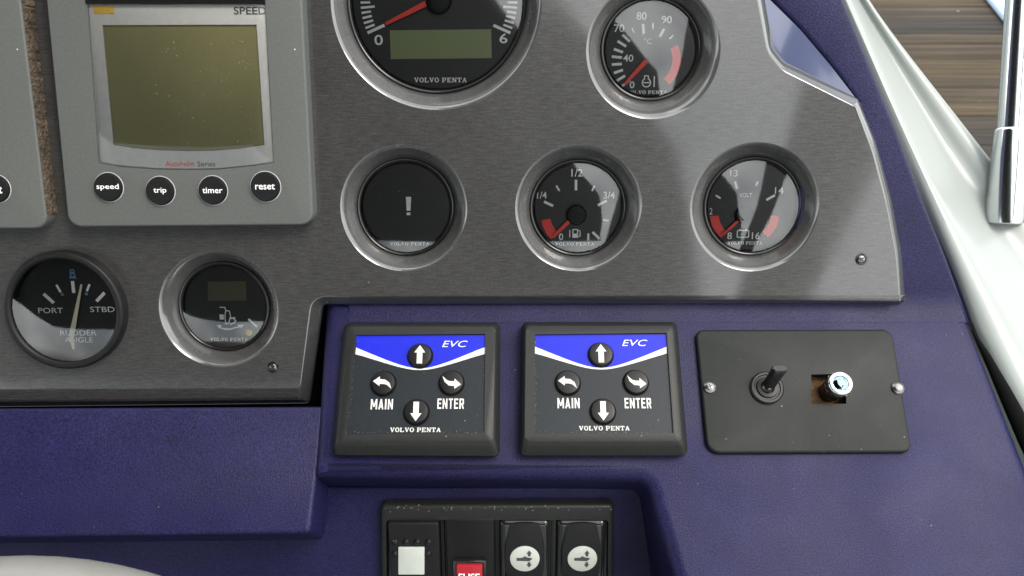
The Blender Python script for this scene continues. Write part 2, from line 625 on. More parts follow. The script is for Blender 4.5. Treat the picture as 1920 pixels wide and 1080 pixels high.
_tcache = {}
def text(s, cx, cy, w, h, z, offset=0.0, shear=0.0, rot=0.0):
    """lettering fitted to a w x h box centred at cx, cy"""
    key = (s, offset, shear)
    if key not in _tcache:
        cu = bpy.data.curves.new('lettering', 'FONT')
        cu.body = s
        cu.size = 1.0
        cu.offset = offset
        cu.shear = shear
        cu.resolution_u = 3
        cu.fill_mode = 'FRONT'
        ob = bpy.data.objects.new('lettering', cu)
        me = bpy.data.meshes.new_from_object(ob)
        V = [tuple(v.co) for v in me.vertices]
        F = [tuple(p.vertices) for p in me.polygons]
        bpy.data.objects.remove(ob)
        bpy.data.curves.remove(cu)
        bpy.data.meshes.remove(me)
        _tcache[key] = (V, F)
    V, F = _tcache[key]
    xs = [v[0] for v in V]
    ys = [v[1] for v in V]
    x0, x1, y0, y1 = min(xs), max(xs), min(ys), max(ys)
    zt = z + 0.00012 + zj()
    c, sn = math.cos(rot), math.sin(rot)
    out = []
    for v in V:
        x = ((v[0] - x0) / (x1 - x0) - 0.5) * w
        y = ((v[1] - y0) / (y1 - y0) - 0.5) * h
        out.append((cx + x * c - y * sn, cy + x * sn + y * c, zt))
    return out, F

def slab_serif(s, cx, cy, w, h, z):
    """wide slab-serif capitals drawn from bars"""
    G = {  # unit cell 1 wide, 1 high; bars: x0,y0,x1,y1,width   /  'o' ring
        'V': [(.16, .95, .5, .05, .24), (.84, .95, .5, .05, .15), (0, .93, .36, .93, .14), (.64, .93, 1, .93, .14)],
        'L': [(.22, 0, .22, 1, .24), (0, .07, .9, .07, .14), (.86, .0, .86, .36, .12), (0, .93, .48, .93, .14)],
        'P': [(.22, 0, .22, 1, .24), (0, .07, .5, .07, .14), (0, .93, .75, .93, .14), (.2, .45, .75, .45, .13), (.8, .42, .8, .96, .22)],
        'E': [(.22, 0, .22, 1, .24), (0, .07, .92, .07, .14), (0, .93, .9, .93, .14), (.2, .5, .62, .5, .13), (.88, 0, .88, .33, .11), (.86, .67, .86, 1, .11), (.6, .36, .6, .64, .1)],
        'N': [(.18, 0, .18, 1, .15), (.84, 0, .84, 1, .15), (.18, .95, .84, .06, .24), (0, .07, .4, .07, .13), (.64, .93, 1, .93, .13), (0, .93, .25, .93, .13)],
        'T': [(.5, 0, .5, 1, .24), (.05, .93, .95, .93, .14), (.08, .62, .08, 1, .11), (.92, .62, .92, 1, .11), (.28, .07, .72, .07, .13)],
        'A': [(.16, .05, .5, .95, .15), (.84, .05, .5, .95, .24), (.28, .34, .72, .34, .12), (0, .07, .34, .07, .13), (.62, .07, 1, .07, .13)],
    }
    n = sum(1.12 if ch != ' ' else 0.55 for ch in s) - 0.12
    cw = w / n
    x = cx - w / 2
    out = []
    for ch in s:
        if ch == ' ':
            x += cw * 0.55
            continue
        y = cy - h / 2
        if ch == 'O':
            a = [(x + cw * (.5 + .5 * math.cos(t)), y + h * (.5 + .52 * math.sin(t))) for t in [2 * math.pi * k / 18 for k in range(18)]]
            b = [(x + cw * (.5 + .25 * math.cos(t)), y + h * (.5 + .38 * math.sin(t))) for t in [2 * math.pi * k / 18 for k in range(18)]]
            out.append(strip(a, z + 0.00012, b, z + 0.000121))
        else:
            for (x0, y0, x1, y1, bw) in G[ch]:
                ww = bw * (cw if abs(x1 - x0) < abs(y1 - y0) else h)
                out.append(line((x + cw * x0, y + h * y0), (x + cw * x1, y + h * y1), ww, z))
        x += cw * 1.12
    return join(*out)

def bold_caps(s, cx, cy, w, h, z):
    """bold condensed capitals drawn from bars"""
    G = {'M': (1.3, [(.11, 0, .11, 1, .22), (.89, 0, .89, 1, .22), (.13, .98, .5, .25, .2), (.87, .98, .5, .25, .2)]),
         'A': (1.0, [(.12, 0, .5, 1, .26), (.88, 0, .5, 1, .26), (.25, .26, .75, .26, .15)]),
         'I': (.36, [(.5, 0, .5, 1, .85)]),
         'N': (1.0, [(.14, 0, .14, 1, .28), (.86, 0, .86, 1, .28), (.14, .97, .86, .03, .26)]),
         'E': (.85, [(.16, 0, .16, 1, .32), (.1, .08, 1, .08, .16), (.1, .92, 1, .92, .16), (.1, .52, .9, .52, .15)]),
         'T': (.9, [(.5, 0, .5, 1, .30), (0, .92, 1, .92, .16)]),
         'R': (.95, [(.15, 0, .15, 1, .30), (.1, .92, .8, .92, .16), (.1, .47, .8, .47, .15), (.84, .44, .84, .95, .28), (.55, .5, .87, 0, .28)])}
    gap = .26
    n = sum(G[c][0] + gap for c in s) - gap
    u_, x, out = w / n, cx - w / 2, []
    for ch in s:
        cw, bars = G[ch]
        for x0, y0, x1, y1, bw in bars:
            ww = bw * (u_ * cw if abs(x1 - x0) < abs(y1 - y0) else h)
            out.append(line((x + u_ * cw * x0, cy - h / 2 + h * y0), (x + u_ * cw * x1, cy - h / 2 + h * y1), ww, z))
        x += (cw + gap) * u_
    return join(*out)

# ------------------------------------------------------------------ blue dashboard moulding
L1 = Loc(F1, 960, 540)
L2 = Loc(F2, 1300, 800)
L3 = Loc(F3, 930, 1000)
L4 = Loc(F4, 300, 880)
EDGE = [(1470, -330), (1583, 0), (1633, 122), (1683, 244), (1733, 378), (1778, 489), (1814, 589)]
dash = thing('dashboard', Loc(F2, 1300, 800), 'dark blue textured helm dashboard moulding that carries all the instruments', 'dashboard')
inv = dash.matrix_world.inverted()
def dash_part(name, vf, loc, mat='blue', **kw):
    o = mesh_obj(name, xform(vf, inv @ loc.matrix()), mat, dash, **kw)
    return o
# backing around the fascia on the starboard side, parallel to the fascia
b1 = L1.pts([(640, 612), (640, 552), (1480, 552), (1500, 300), (1560, 172), (1606, 186), (1555, 120), (1500, 55), (1440, -4), (1340, -330)] + EDGE[0:6] + [(1823, 610)], -PT)
dash_part('upper_face', plate(fillet(b1, [0, 0, 0, 0, 0, 0, .02, .02, .02, 0, .0, .03, .03, .03, .03, .03, 0], 4), -PT, 0.0025, 0.03), L1)
bk = L1.pts([(-900, -320), (1480, -320), (1560, 600), (700, 640), (660, 800), (-900, 800)], -.03)
dash_part('shade_backing', fill(ccw(bk), [], -.03), L1, 'gap')  # black sheet closing the step, its colour stands in for deep shade
# tilted facet beside the fascia notch, its sky sheen partly in the colour
fac = [(1340, -330), (1440, -4), (1500, 55), (1555, 120), (1606, 186), (1560, 172), (1470, 130), (1435, 80), (1345, -330)]
fv = []
for i, (x, y) in enumerate(fac):
    h = -PT - 0.0005 if i < 5 else -PT + 0.0008
    u = L1.at(x, y, h)
    fv.append((u[0], u[1], h))
dash_part('side_facet', (fv, [(0, 1, 7, 8), (1, 2, 6, 7), (2, 3, 5, 6), (3, 4, 5)]), L1, 'blue_smooth')
# lower slope with the control panels, cut away for the switch recess
hole = [(1518, 700), (1590, 700), (1590, 760), (1518, 760)]
b2 = L2.pts([(610, 556), (1795, 540), (1814, 589), (1853, 683), (1882, 755), (1925, 862), (2000, 1060), (2170, 1500), (1384, 1500), (1214, 900), (588, 893), (598, 740)])
b2 = fillet(b2, [0, 0, .05, .05, .05, .05, .05, 0, 0, .006, .0015, .0], 5)
dash_part('lower_face', plate(b2, 0.0, 0.006, 0.06, [L2.pts(hole)], 0.02, n=5), L2)
b4 = L4.pts([(-900, 769), (606, 761), (594, 893), (581, 1000), (-900, 1018)])
b4 = fillet(b4, [0, 0, 0, .003, 0], 5)
dash_part('ledge', plate(b4, 0.0, 0.0018, 0.03, n=4), L4)
b3 = L3.pts([(-900, 985), (575, 985), (600, 915), (1420, 915), (1420, 1900), (-900, 1900)])
dash_part('recess_face', plate(b3, 0.0, 0.001, 0.01), L3)
dash_part('gap_shade_strip', tube([campt(x, y, z) - Vector((0, 0, 0)) for x, y, z in [(1822, 618, .408), (1850, 668, .402), (1885, 738, .396), (1925, 820, .388), (1990, 950, .375)]], [.0004, .0018, .0031, .0042, .005], 12), type('W', (), {'matrix': lambda s: Matrix.Identity(4)})(), 'gap')  # black tube drawn in for the dark open gap beside the coaming

V, F = [], []
NC, NX = 8, 6
for i in range(NX + 1):
    for j in range(NC + 1):
        f = i / NX
        t_ = j / NC
        q0 = F1.hit(655 + f * (1790 - 655), 541, -PT + .0001)[0]
        q1 = F1.hit(655 + f * (1801 - 655), 571, -PT)[0]
        q2 = F2.hit(655 + f * (1812 - 655), 604, .0001)[0]
        V.append(tuple(q0 * (1 - t_) ** 2 + q1 * 2 * t_ * (1 - t_) + q2 * t_ ** 2))
for i in range(NX):
    for j in range(NC):
        a = i * (NC + 1) + j
        F.append((a, a + 1, a + NC + 2, a + NC + 1))
mesh_obj('cove', xform((V, F), inv), 'blue', dash)

# ------------------------------------------------------------------ grey fascia
GAUGES = {  # recess centre px, recess radius px, glass centre px, glass radius px
    'tach': ((818, 4), 198, (819, 3), 170),
    'temp': ((1225, 95), 126, (1221, 92), 95),
    'alarm': ((757, 391), 119, (761, 389), 92),
    'fuel': ((1085, 391), 119, (1084, 390), 91),
    'volt': ((1415, 389), 121, (1412, 387), 93),
    'trim': ((410, 580), 112, (420, 575), 86),
}
panel = thing('instrument_panel', L1, 'dark grey brushed fascia panel with rounded edges and round gauge openings', 'panel')
po = L1.pts([(-900, -330), (-900, 774), (580, 757), (604, 571), (1699, 569), (1691, 470), (1673, 375), (1645, 270), (1610, 185), (1474, 117), (1452, 90), (1372, -330)], -0.004)
po = fillet(po, [0, 0, .0025, .003, .002, .08, .08, .08, .002, .008, .008, 0], 5)
holes = []
RAD = {}
for g, (c, R, gc, gr) in GAUGES.items():
    lc = Loc(F1, *c)
    u = L1.at(*c)
    holes.append(circle(u[0], u[1], R * lc.k, 96))
rl = Loc(F1, 121, 584)
ru = L1.at(121, 584)
holes.append(circle(ru[0], ru[1], 0.0245, 96))
mesh_obj('face_plate', fill(inset(ccw(po), .0048), [ccw(h) for h in holes], 0.0), 'fascia', panel)
mesh_obj('edge_trim', rim_of(po, 0.0, 0.0048, PT + .0005), 'edge', panel, angle=50)
for g, (c, R, gc, gr) in GAUGES.items():
    lc = Loc(F1, *c)
    u = L1.at(*c)
    R *= lc.k
    gu = L1.at(gc[0], gc[1], -0.0077)
    ri = gr * lc.k + 0.0004
    # dished ring from the fascia down to the glass; its foot is centred on the gauge
    V, F = [], []
    n, seg = 12, 96
    for j in range(n + 1):
        t = j / n
        rr = R + (ri - R) * t
        z = -0.0088 * (t ** 1.5 * (1 - .25 * t) / .75)
        for k in range(seg):
            a = 2 * math.pi * k / seg
            V.append((u[0] + (gu[0] - u[0]) * t + rr * math.cos(a), u[1] + (gu[1] - u[1]) * t + rr * math.sin(a), z))
    for j in range(n):
        for k in range(seg):
            F.append((j * seg + k, j * seg + (k + 1) % seg, (j + 1) * seg + (k + 1) % seg, (j + 1) * seg + k))
    mesh_obj('gauge_recess', (V, F), 'recess', panel)

def screw(parent, x, y, z, r, head='steel', ring=True):
    parts = lathe([(r, z - 0.0005), (r, z + 0.0003), (r * .92, z + 0.0006), (r * .66, z + 0.0007), (r * .60, z + 0.0002)], 24, cx=x, cy=y)
    s = mesh_obj('screw', parts if ring else lathe([(r, z), (r * .95, z + .0008), (r * .6, z + .0016)], 24, cx=x, cy=y), 'black_gloss' if ring else head, parent)
    hr = r * (0.62 if ring else 0.62)
    zc = z + (0.0004 if ring else 0.0016)
    mesh_obj('screw_head', lathe([(hr, zc - .0006), (hr, zc), (hr * .7, zc + .0003)], 20, True, x, y), head, s)
    zz = zc + .0003
    a = 0.5 + x * 40
    d = Vector((math.cos(a), math.sin(a))) * hr * .68
    e = Vector((-d.y, d.x))
    mesh_obj('screw_slot', join(line((x - d.x, y - d.y), (x + d.x, y + d.y), hr * .34, zz), line((x - e.x, y - e.y), (x + e.x, y + e.y), hr * .34, zz)), 'black_gloss', s)
    return s
for x, y in ((1615, 486), (512, 688)):
    u = L1.at(x, y)
    screw(panel, u[0], u[1], 0.0, 11 * L1.k)

# ------------------------------------------------------------------ round gauges
DIALH = -0.0100
GZ = -0.0022
def gauge(key, label, name='gauge', dial_mat='dial'):
    c, R, gc, gr = GAUGES[key]
    loc = Loc(F1, *gc)
    t = thing(name, loc, label, 'gauge', 'recessed round gauges in the grey fascia')
    k = loc.k
    gx, gy = loc.at(gc[0], gc[1], -0.0077)
    r = gr * k
    rim = lathe([(a_, b_ + GZ) for a_, b_ in ((r + .0004, -.0080), (r + .0003, -.0058), (r - .0002, -.0052), (r - .0007, -.0053), (r - .0010, -.0060), (r - .0013, -.0058), (r - .0017, -.0060), (r - .0020, -.0068))]
                + [(r - .0021, DIALH + .0003)], 96, cx=gx, cy=gy)
    mesh_obj('bezel', rim, 'black_gloss', t, angle=60)
    mesh_obj('dial', disc(r - .0019, DIALH, 72, gx, gy), dial_mat, t)
    V = []
    rg = r - .0015
    gl = lathe([(rg, -.0056 + GZ), (rg * .8, -.0051 + GZ), (rg * .55, -.0047 + GZ), (rg * .3, -.00445 + GZ), (rg * .08, -.0044 + GZ)], 64, True, gx, gy)
    mesh_obj('glass', gl, 'glass', t, angle=80)
    return t, loc

def dial_of(t):
    return [c for c in t.children if c.name.startswith('dial')][0]

H = DIALH + 0.00005
def marks(loc, segs, w, h=H):
    k = loc.k
    out = []
    for s in segs:
        ww = s[4] if len(s) > 4 else w
        out.append(line(loc.at(s[0], s[1], h), loc.at(s[2], s[3], h), ww * k, h))
    return join(*out)
def txt(loc, s, x, y, w, hh, h=H, **kw):
    u = loc.at(x, y, h)
    return text(s, u[0], u[1], w * loc.k * 1.03, hh * loc.k * 1.03, h, **kw)
def letters(parent, mat, items):
    for it in items:
        mesh_obj('lettering', it, mat, parent)
def brand(loc, x0, x1, y, hh, h=H):
    u = loc.at((x0 + x1) / 2, y, h)
    return slab_serif('VOLVO PENTA', u[0], u[1], (x1 - x0) * loc.k, hh * loc.k, h)
def hub(t, loc, x, y, rp, h=DIALH + .002):
    u = loc.at(x, y, h)
    r = rp * loc.k
    mesh_obj('needle_hub', lathe([(r, DIALH + .0002), (r, h + .0006), (r * .9, h + .0011), (r * .6, h + .0013)], 32, True, *u), 'rubber', t)
def needle(t, loc, p, q, w0, w1, mat='red', h=DIALH + .0016):
    k = loc.k
    mesh_obj('needle', (lambda a: a)(line(loc.at(*p, h), loc.at(*q, h), w0 * k, h, w1 * k)), mat, t, smooth=False)

# tachometer
t, l = gauge('tach', 'large rev counter with red needle and green display strip at the top', 'tachometer')
d = dial_of(t)
cx, cy = 823, 1
seg = []
for i in range(61):
    a = rad(180 + 24.4 - i * 228.8 / 60)
    r1, r0 = 147, (112 if i % 10 == 0 else 121 if i % 5 == 0 else 129)
    seg.append((cx + r0 * math.cos(a), cy - r0 * math.sin(a), cx + r1 * math.cos(a), cy - r1 * math.sin(a), 5.5 if i % 10 == 0 else 4.2))
seg = [s for s in seg if s[1] > -140]
mesh_obj('scale_marks', marks(l, seg, 4), 'white', d)
letters(d, 'white', [txt(l, '0', 710, 75, 16, 19, offset=.01), txt(l, '6', 944, 72, 15, 18, offset=.01)])
mesh_obj('lettering', brand(l, 775, 877, 150, 9), 'white', d)
lx = ccw(l.pts([(731, 57), (921, 55), (922, 109), (733, 111)], H))
mesh_obj('display_strip', slab(lx, H, .0003), 'lcd_green', d)
needle(t, l, (806, 3), (723, 45), 11, 6)
hub(t, l, 822, 0, 25)

# water temperature gauge
t, l = gauge('temp', 'water temperature gauge marked 40 to 90 with reflection over its right half', 'temperature_gauge')
d = dial_of(t)
mesh_obj('scale_marks', marks(l, [(1167, 161, 1181, 150), (1157, 151, 1172, 142), (1151, 137, 1168, 131), (1147, 121, 1166, 120), (1147, 106, 1166, 108),
        (1151, 92, 1168, 98), (1158, 77, 1174, 87), (1167, 65, 1181, 78), (1185, 53, 1189, 62, 3), (1205.5, 45, 1207, 64), (1224.5, 43, 1224, 55, 3),
        (1245, 54, 1237, 69), (1262, 66, 1255, 73, 3)], 5), 'white', d)
letters(d, 'white', [txt(l, '0', 1185, 159, 9, 13, offset=.012), txt(l, '40', 1178, 109, 19, 13, offset=.012), txt(l, '70', 1161, 53, 19, 14, offset=.012),
        txt(l, '80', 1203, 30, 19, 14, offset=.012), txt(l, '90', 1250, 37, 19, 14, offset=.012), txt(l, '°C', 1215, 77, 14, 11)])
mesh_obj('lettering', brand(l, 1174, 1252, 173, 6.5), 'white', d)
u = l.at(1215, 112, H)
mesh_obj('red_zone', arc_band(u[0], u[1], 47 * l.k, 63 * l.k, rad(-48), rad(26), H), 'red', d)
ic = l.at(1212, 155, H)
k = l.k
mesh_obj('coolant_symbol', join(polyline([(ic[0] + 8 * k * math.cos(x), ic[1] + 8 * k * math.sin(x)) for x in [rad(70 - i * 20) for i in range(17)]][:17], 2.2 * k, H),
        polyline([(ic[0] + 3.5 * k, ic[1] + 8 * k), (ic[0] + 3.5 * k, ic[1] + 13 * k), (ic[0] - 4 * k, ic[1] + 13 * k), (ic[0] - 4 * k, ic[1] + 8 * k)], 2 * k, H),
        line((ic[0] - 6 * k, ic[1]), (ic[0] + 6 * k, ic[1]), 2 * k, H), line((ic[0] + 15 * k, ic[1] - 8 * k), (ic[0] + 15 * k, ic[1] + 12 * k), 2.5 * k, H)), 'white', d)
needle(t, l, (1212, 114), (1171, 158), 9, 5)

# warning display
t, l = gauge('alarm', 'round warning display with a white exclamation mark on black', 'warning_gauge')
d = dial_of(t)
a, b = l.at(761.5, 369, H), l.at(770.5, 394, H)
mesh_obj('exclamation_mark', join(slab(l.pts([(761, 369), (771, 369), (769.5, 395), (762.5, 395)], H), H), slab(l.pts([(762.5, 398.5), (769.5, 398.5), (769.5, 403.5), (762.5, 403.5)], H), H)), 'white', d)
mesh_obj('lettering', brand(l, 730, 806, 457, 6.5), 'white', d)

# fuel gauge
t, l = gauge('fuel', 'fuel gauge with red needle resting at empty in the red zone', 'fuel_gauge')
d = dial_of(t)
mesh_obj('scale_marks', marks(l, [(1080, 337, 1080, 357), (1020, 378, 1037, 386), (1138, 376, 1121, 385), (1043, 348, 1049, 358, 3.5), (1115, 348, 1110, 358, 3.5),
        (1131, 412, 1141, 414, 3.5), (1111, 435, 1124, 448)], 5), 'white', d)
letters(d, 'white', [txt(l, '1/2', 1082, 324, 21, 14, offset=.01), txt(l, '1/4', 1016, 366, 18, 13, offset=.01), txt(l, '3/4', 1142, 366, 21, 13, offset=.01),
        txt(l, '0', 1052, 444, 8, 13, offset=.012), txt(l, '1', 1103, 444, 4, 13, offset=.012)])
mesh_obj('lettering', brand(l, 1040, 1115, 457.5, 6.5), 'white', d)
mesh_obj('red_zone', slab(l.pts([(1015, 413), (1032, 410), (1035, 420), (1041, 431), (1047, 436), (1033, 448), (1024, 437), (1018, 425)], H), H), 'red', d)
k = l.k
ic = l.at(1078, 438, H)
def off(pts): return [(ic[0] + x * k, ic[1] + y * k) for x, y in pts]
mesh_obj('fuel_symbol', join(polyline(off([(-4, 8), (5, 8), (5, -7), (-4, -7)]), 2 * k, H, True), slab(off([(-5, -8), (6, -8), (6, 0), (-5, 0)]), H),
        polyline(off([(6, 7), (10, 5), (10, -5), (7, -6)]), 1.8 * k, H), polyline(off([(-10, 7), (-10, -7)]), 1.8 * k, H)), 'white', d)
needle(t, l, (1070, 412), (1036, 445), 7, 6)
hub(t, l, 1081, 403, 19)

# voltmeter
t, l = gauge('volt', 'voltmeter marked 8 to 16 with red zones at both ends', 'voltmeter')
d = dial_of(t)
mesh_obj('scale_marks', marks(l, [(1342, 366, 1351, 372, 3.5), (1378, 340, 1382, 354), (1421, 340, 1417, 349, 3.5), (1453, 366, 1437, 375)], 4.5), 'white', d)
letters(d, 'white', [txt(l, '13', 1376, 325, 14, 12), txt(l, '14', 1461, 357, 16, 12), txt(l, '12', 1331, 396, 10, 12), txt(l, '8', 1368, 442, 9, 13, offset=.01),
        txt(l, '16', 1417, 442, 15, 13, offset=.01), txt(l, 'VOLT', 1398, 366, 24, 8)])
mesh_obj('lettering', brand(l, 1363, 1430, 455.5, 6), 'white', d)
mesh_obj('red_zone', slab(l.pts([(1331, 405), (1347, 404), (1350, 417), (1357, 429), (1363, 434), (1352, 446), (1343, 437), (1335, 424)], H), H), 'red', d)
mesh_obj('red_zone', slab(l.pts([(1461, 405), (1446, 404), (1443, 417), (1436, 428), (1429, 434), (1440, 446), (1449, 436), (1457, 423)], H), H), 'red', d)
k = l.k
ic = l.at(1393, 438, H)
mesh_obj('battery_symbol', join(polyline(off([(-11, 6), (11, 6), (11, -7), (-11, -7)]), 2 * k, H, True), slab(off([(-8, 6), (-4, 6), (-4, 9), (-8, 9)]), H), slab(off([(4, 6), (8, 6), (8, 9), (4, 9)]), H)), 'white', d)
needle(t, l, (1390, 409), (1354, 441), 6, 4)
hub(t, l, 1396, 403, 17)

# drive trim gauge
t, l = gauge('trim', 'drive trim gauge with small blank display and amber dot near bottom left screw', 'trim_gauge')
d = dial_of(t)
mesh_obj('display_window', slab(l.pts([(390, 528), (462, 527), (462, 563), (390, 564)], H), H, .0003), 'lcd_dark', d)
mesh_obj('scale_marks', marks(l, [(466, 598, 482, 613)], 4), 'white', d)
k = l.k
ic = l.at(425, 600, H)
mesh_obj('drive_symbol', join(polyline(off([(-12, 25), (-2, 25), (0, 18), (6, 18), (8, 8), (4, -6), (-2, -8), (-3, 6), (-1, 18)]), 1.8 * k, H),
        slab(off([(-13, 11), (-5, 11), (-5, 1), (-13, 1)]), H), slab(off([(8, 5), (17, 6), (17, 3), (8, 2)]), H), polyline(off([(6, -8), (14, -6), (18, -2), (14, 2)]), 2.4 * k, H),
        polyline(off([(-16, -14), (-6, -17.5), (6, -18), (16, -15), (28, -12)]), 2.6 * k, H), slab(off([(-20, -10), (-10, -10), (-14, -17)]), H), slab(off([(20, -9), (33, -9), (27, -16)]), H)), 'white', d)
mesh_obj('lettering', brand(l, 393, 466, 636, 6.5), 'white', d)
u = l.at(467, 623, H)
mesh_obj('amber_dot', lathe([(7 * k, H), (6.5 * k, H + .0006), (4 * k, H + .001)], 20, True, *u), 'amber', t)

# rudder angle gauge: stands proud of the fascia in a black ring
l = Loc(F1, 121, 584)
k = l.k
t = thing('rudder_gauge', l, 'rudder angle gauge in a raised black ring with cream needle', 'gauge')
R = 0.0274
HB = 0.006
cxy = l.at(117, 584, HB)
gx, gy = cxy
mesh_obj('bezel', lathe([(R + .0006, 0.0), (R + .0006, HB - .002), (R + .0002, HB - .0006), (R - .0006, HB), (R - .0018, HB), (R - .0028, HB - .0008), (R - .0030, HB - .002), (R - .0031, -.0018)], 96, cx=gx, cy=gy), 'rubber', t, angle=50)
RH = -0.0015
mesh_obj('dial', disc(R - .0030, RH, 72, gx, gy), 'dial', t)
d = dial_of(t)
rg = R - .0029
mesh_obj('glass', lathe([(rg, HB - .0016), (rg * .8, HB - .0010), (rg * .55, HB - .0005), (rg * .3, HB - .0002), (rg * .08, HB - .0001)], 64, True, gx, gy), 'glass', t, angle=80)
h = RH + .00005
mesh_obj('scale_marks', marks(l, [(82, 551, 101, 568, 6), (106, 534, 114, 548, 4), (136, 527, 138.5, 549, 6), (168, 533, 163, 546, 4), (196, 549, 181, 565, 6)], 5, h), 'white', d)
mesh_obj('port_starboard_dots', join(*[disc(3 * k, h + .0001, 14, *l.at(x, y, h)) for x, y in ((117, 552), (162, 551))]), 'lightblue', d)
ic = l.at(136, 516, h)
mesh_obj('boat_symbol', join(slab(off([(-7, -6), (7, -6), (5, -2), (-5, -2)]), h), polyline(off([(-4, -2), (-3, 10), (3, 10), (4, -2)]), 2 * k, h), slab(off([(-2, 2), (2, 2), (2, 6), (-2, 6)]), h)), 'lightblue', d)
letters(d, 'white', [txt(l, 'PORT', 95, 582, 45, 10, h), txt(l, 'STBD', 192, 580, 45, 10, h), txt(l, 'RUDDER', 147, 624, 67, 10, h), txt(l, 'ANGLE', 148, 637, 52, 10, h)])
hn = RH + .002
mesh_obj('needle', join(line(l.at(153, 533, hn), l.at(134, 631, hn), 3.5 * k, hn, 10 * k), line(l.at(134, 631, hn), l.at(138, 655, hn), 10 * k, hn, 4 * k)), 'cream', t, smooth=False)
u = l.at(139, 607, hn)

# ------------------------------------------------------------------ square speed display
HH = 0.0085
l = Loc(F1, 350, 260)
k = l.k
t = thing('speed_display', l, 'grey square speed display with blank olive screen and four round buttons', 'display')
ol = fillet(l.pts([(82, -90), (132, 425), (590, 421), (564, -90)], HH - .002), .006, 6)
win = [(163, 6), (184, 306), (225, 313), (290, 318), (350, 319), (410, 318), (470, 312), (514, 305), (497, 6)]
wl = ccw(l.pts(win, HH))
mesh_obj('housing', plate(ol, HH, .0011, HH, [wl], .0035, n=4), 'grey_plastic', t)
wf = ccw(l.pts(win, HH - .0016))
scr = [(192, 47), (213, 272), (250, 278), (300, 282), (350, 283.5), (400, 283), (450, 279), (496, 272), (481, 46)]
sl = ccw(l.pts(scr, HH - .0016))
fr = mesh_obj('display_bezel', plate(wf, HH - .0016, .0003, .0015, [sl], .0012, n=1), 'silver_plastic', t)
sl2 = ccw(l.pts([(186, 40), (206, 292), (500, 290), (487, 40)], HH - .0028))
mesh_obj('screen', fill(sl2, [], HH - .0026), 'lcd', t)
wl2 = inset(wl, .0003)
mesh_obj('lens', plate(wl2, HH - .0008, .0004, .0006, n=2), 'lens', t)
hz = HH - .0015
mesh_obj('lettering', txt(l, 'SPEED', 469, 20, 57, 13, hz, offset=.012), 'darkprint', fr)
mesh_obj('lettering', txt(l, 'Autohelm', 337, 307, 52, 9.5, hz, offset=.006), 'red', fr)
mesh_obj('lettering', txt(l, 'Series', 387, 307.5, 32, 9.5, hz, offset=.006), 'darkprint', fr)
mesh_obj('badge', slab(l.pts([(175, 12), (213, 12), (214, 26), (177, 26)], hz), hz, .0002), 'yellow', fr)
mesh_obj('window_top_shade', box(*(lambda a, b: (a[0], b[0], b[1], a[1]))(l.at(160, -6, HH), l.at(498, 7, HH)), HH - .003, HH + .0006, .0003), 'black_plastic', t)  # black strip stands in for the shadow along the window top
for (s, x, y, r, w) in (('speed', 204, 351, 26, 40), ('trip', 301, 358, 26, 23), ('timer', 399.5, 357, 26, 36), ('reset', 498, 350, 27, 35)):
    u = l.at(x, y, HH)
    rr = r * k
    b = mesh_obj('button', lathe([(rr * 1.03, HH + .0001), (rr, HH + .0002), (rr * .98, HH + .0012), (rr * .93, HH + .0017), (rr * .5, HH + .0016)], 40, True, *u), 'rubber', t)
    mesh_obj('button_collar', lathe([(rr * 1.07, HH), (rr * 1.05, HH + .0002), (rr * 1.02, HH + .0001)], 40, cx=u[0], cy=u[1]), 'silver_plastic', b)
    mesh_obj('lettering', txt(l, s, x - (2 if s == 'speed' else 1), y, w, 12 if s not in ('timer', 'reset') else 10, HH + .0017, offset=.008), 'white', b)

# neighbouring display cut off by the left edge of the photo
l = Loc(F1, -150, 260)
t = thing('navigation_display', l, 'grey display cut off at left edge with crumbling brown gasket', 'display')
ol = fillet(l.pts([(-440, -90), (-420, 428), (94, 428), (32, -90)], HH - .002), .006, 6)
wl = ccw(l.pts([(-350, 6), (-330, 310), (-20, 305), (-40, 6)], HH))
mesh_obj('housing', plate(ol, HH, .0011, HH, [wl], .0035, n=4), 'grey_plastic', t)
wf = ccw(l.pts([(-350, 6), (-330, 310), (-20, 305), (-40, 6)], HH - .0016))
sl = ccw(l.pts([(-322, 47), (-300, 278), (-42, 274), (-58, 47)], HH - .0016))
mesh_obj('display_bezel', plate(wf, HH - .0016, .0003, .0015, [sl], .0012, n=1), 'silver_plastic', t)
mesh_obj('screen', fill(ccw(l.pts([(-328, 40), (-306, 290), (-36, 290), (-52, 40)], HH - .0028)), [], HH - .0026), 'lcd', t)
u = l.at(-6, 354, HH)
rr = 25 * l.k
b = mesh_obj('button', lathe([(rr * 1.03, HH + .0001), (rr, HH + .0002), (rr * .98, HH + .0012), (rr * .93, HH + .0017), (rr * .5, HH + .0016)], 40, True, *u), 'rubber', t)
mesh_obj('button_collar', lathe([(rr * 1.07, HH), (rr * 1.05, HH + .0002), (rr * 1.02, HH + .0001)], 40, cx=u[0], cy=u[1]), 'silver_plastic', b)
mesh_obj('lettering', txt(l, 't', 1, 356, 6, 13, HH + .0017, offset=.02), 'white', b)
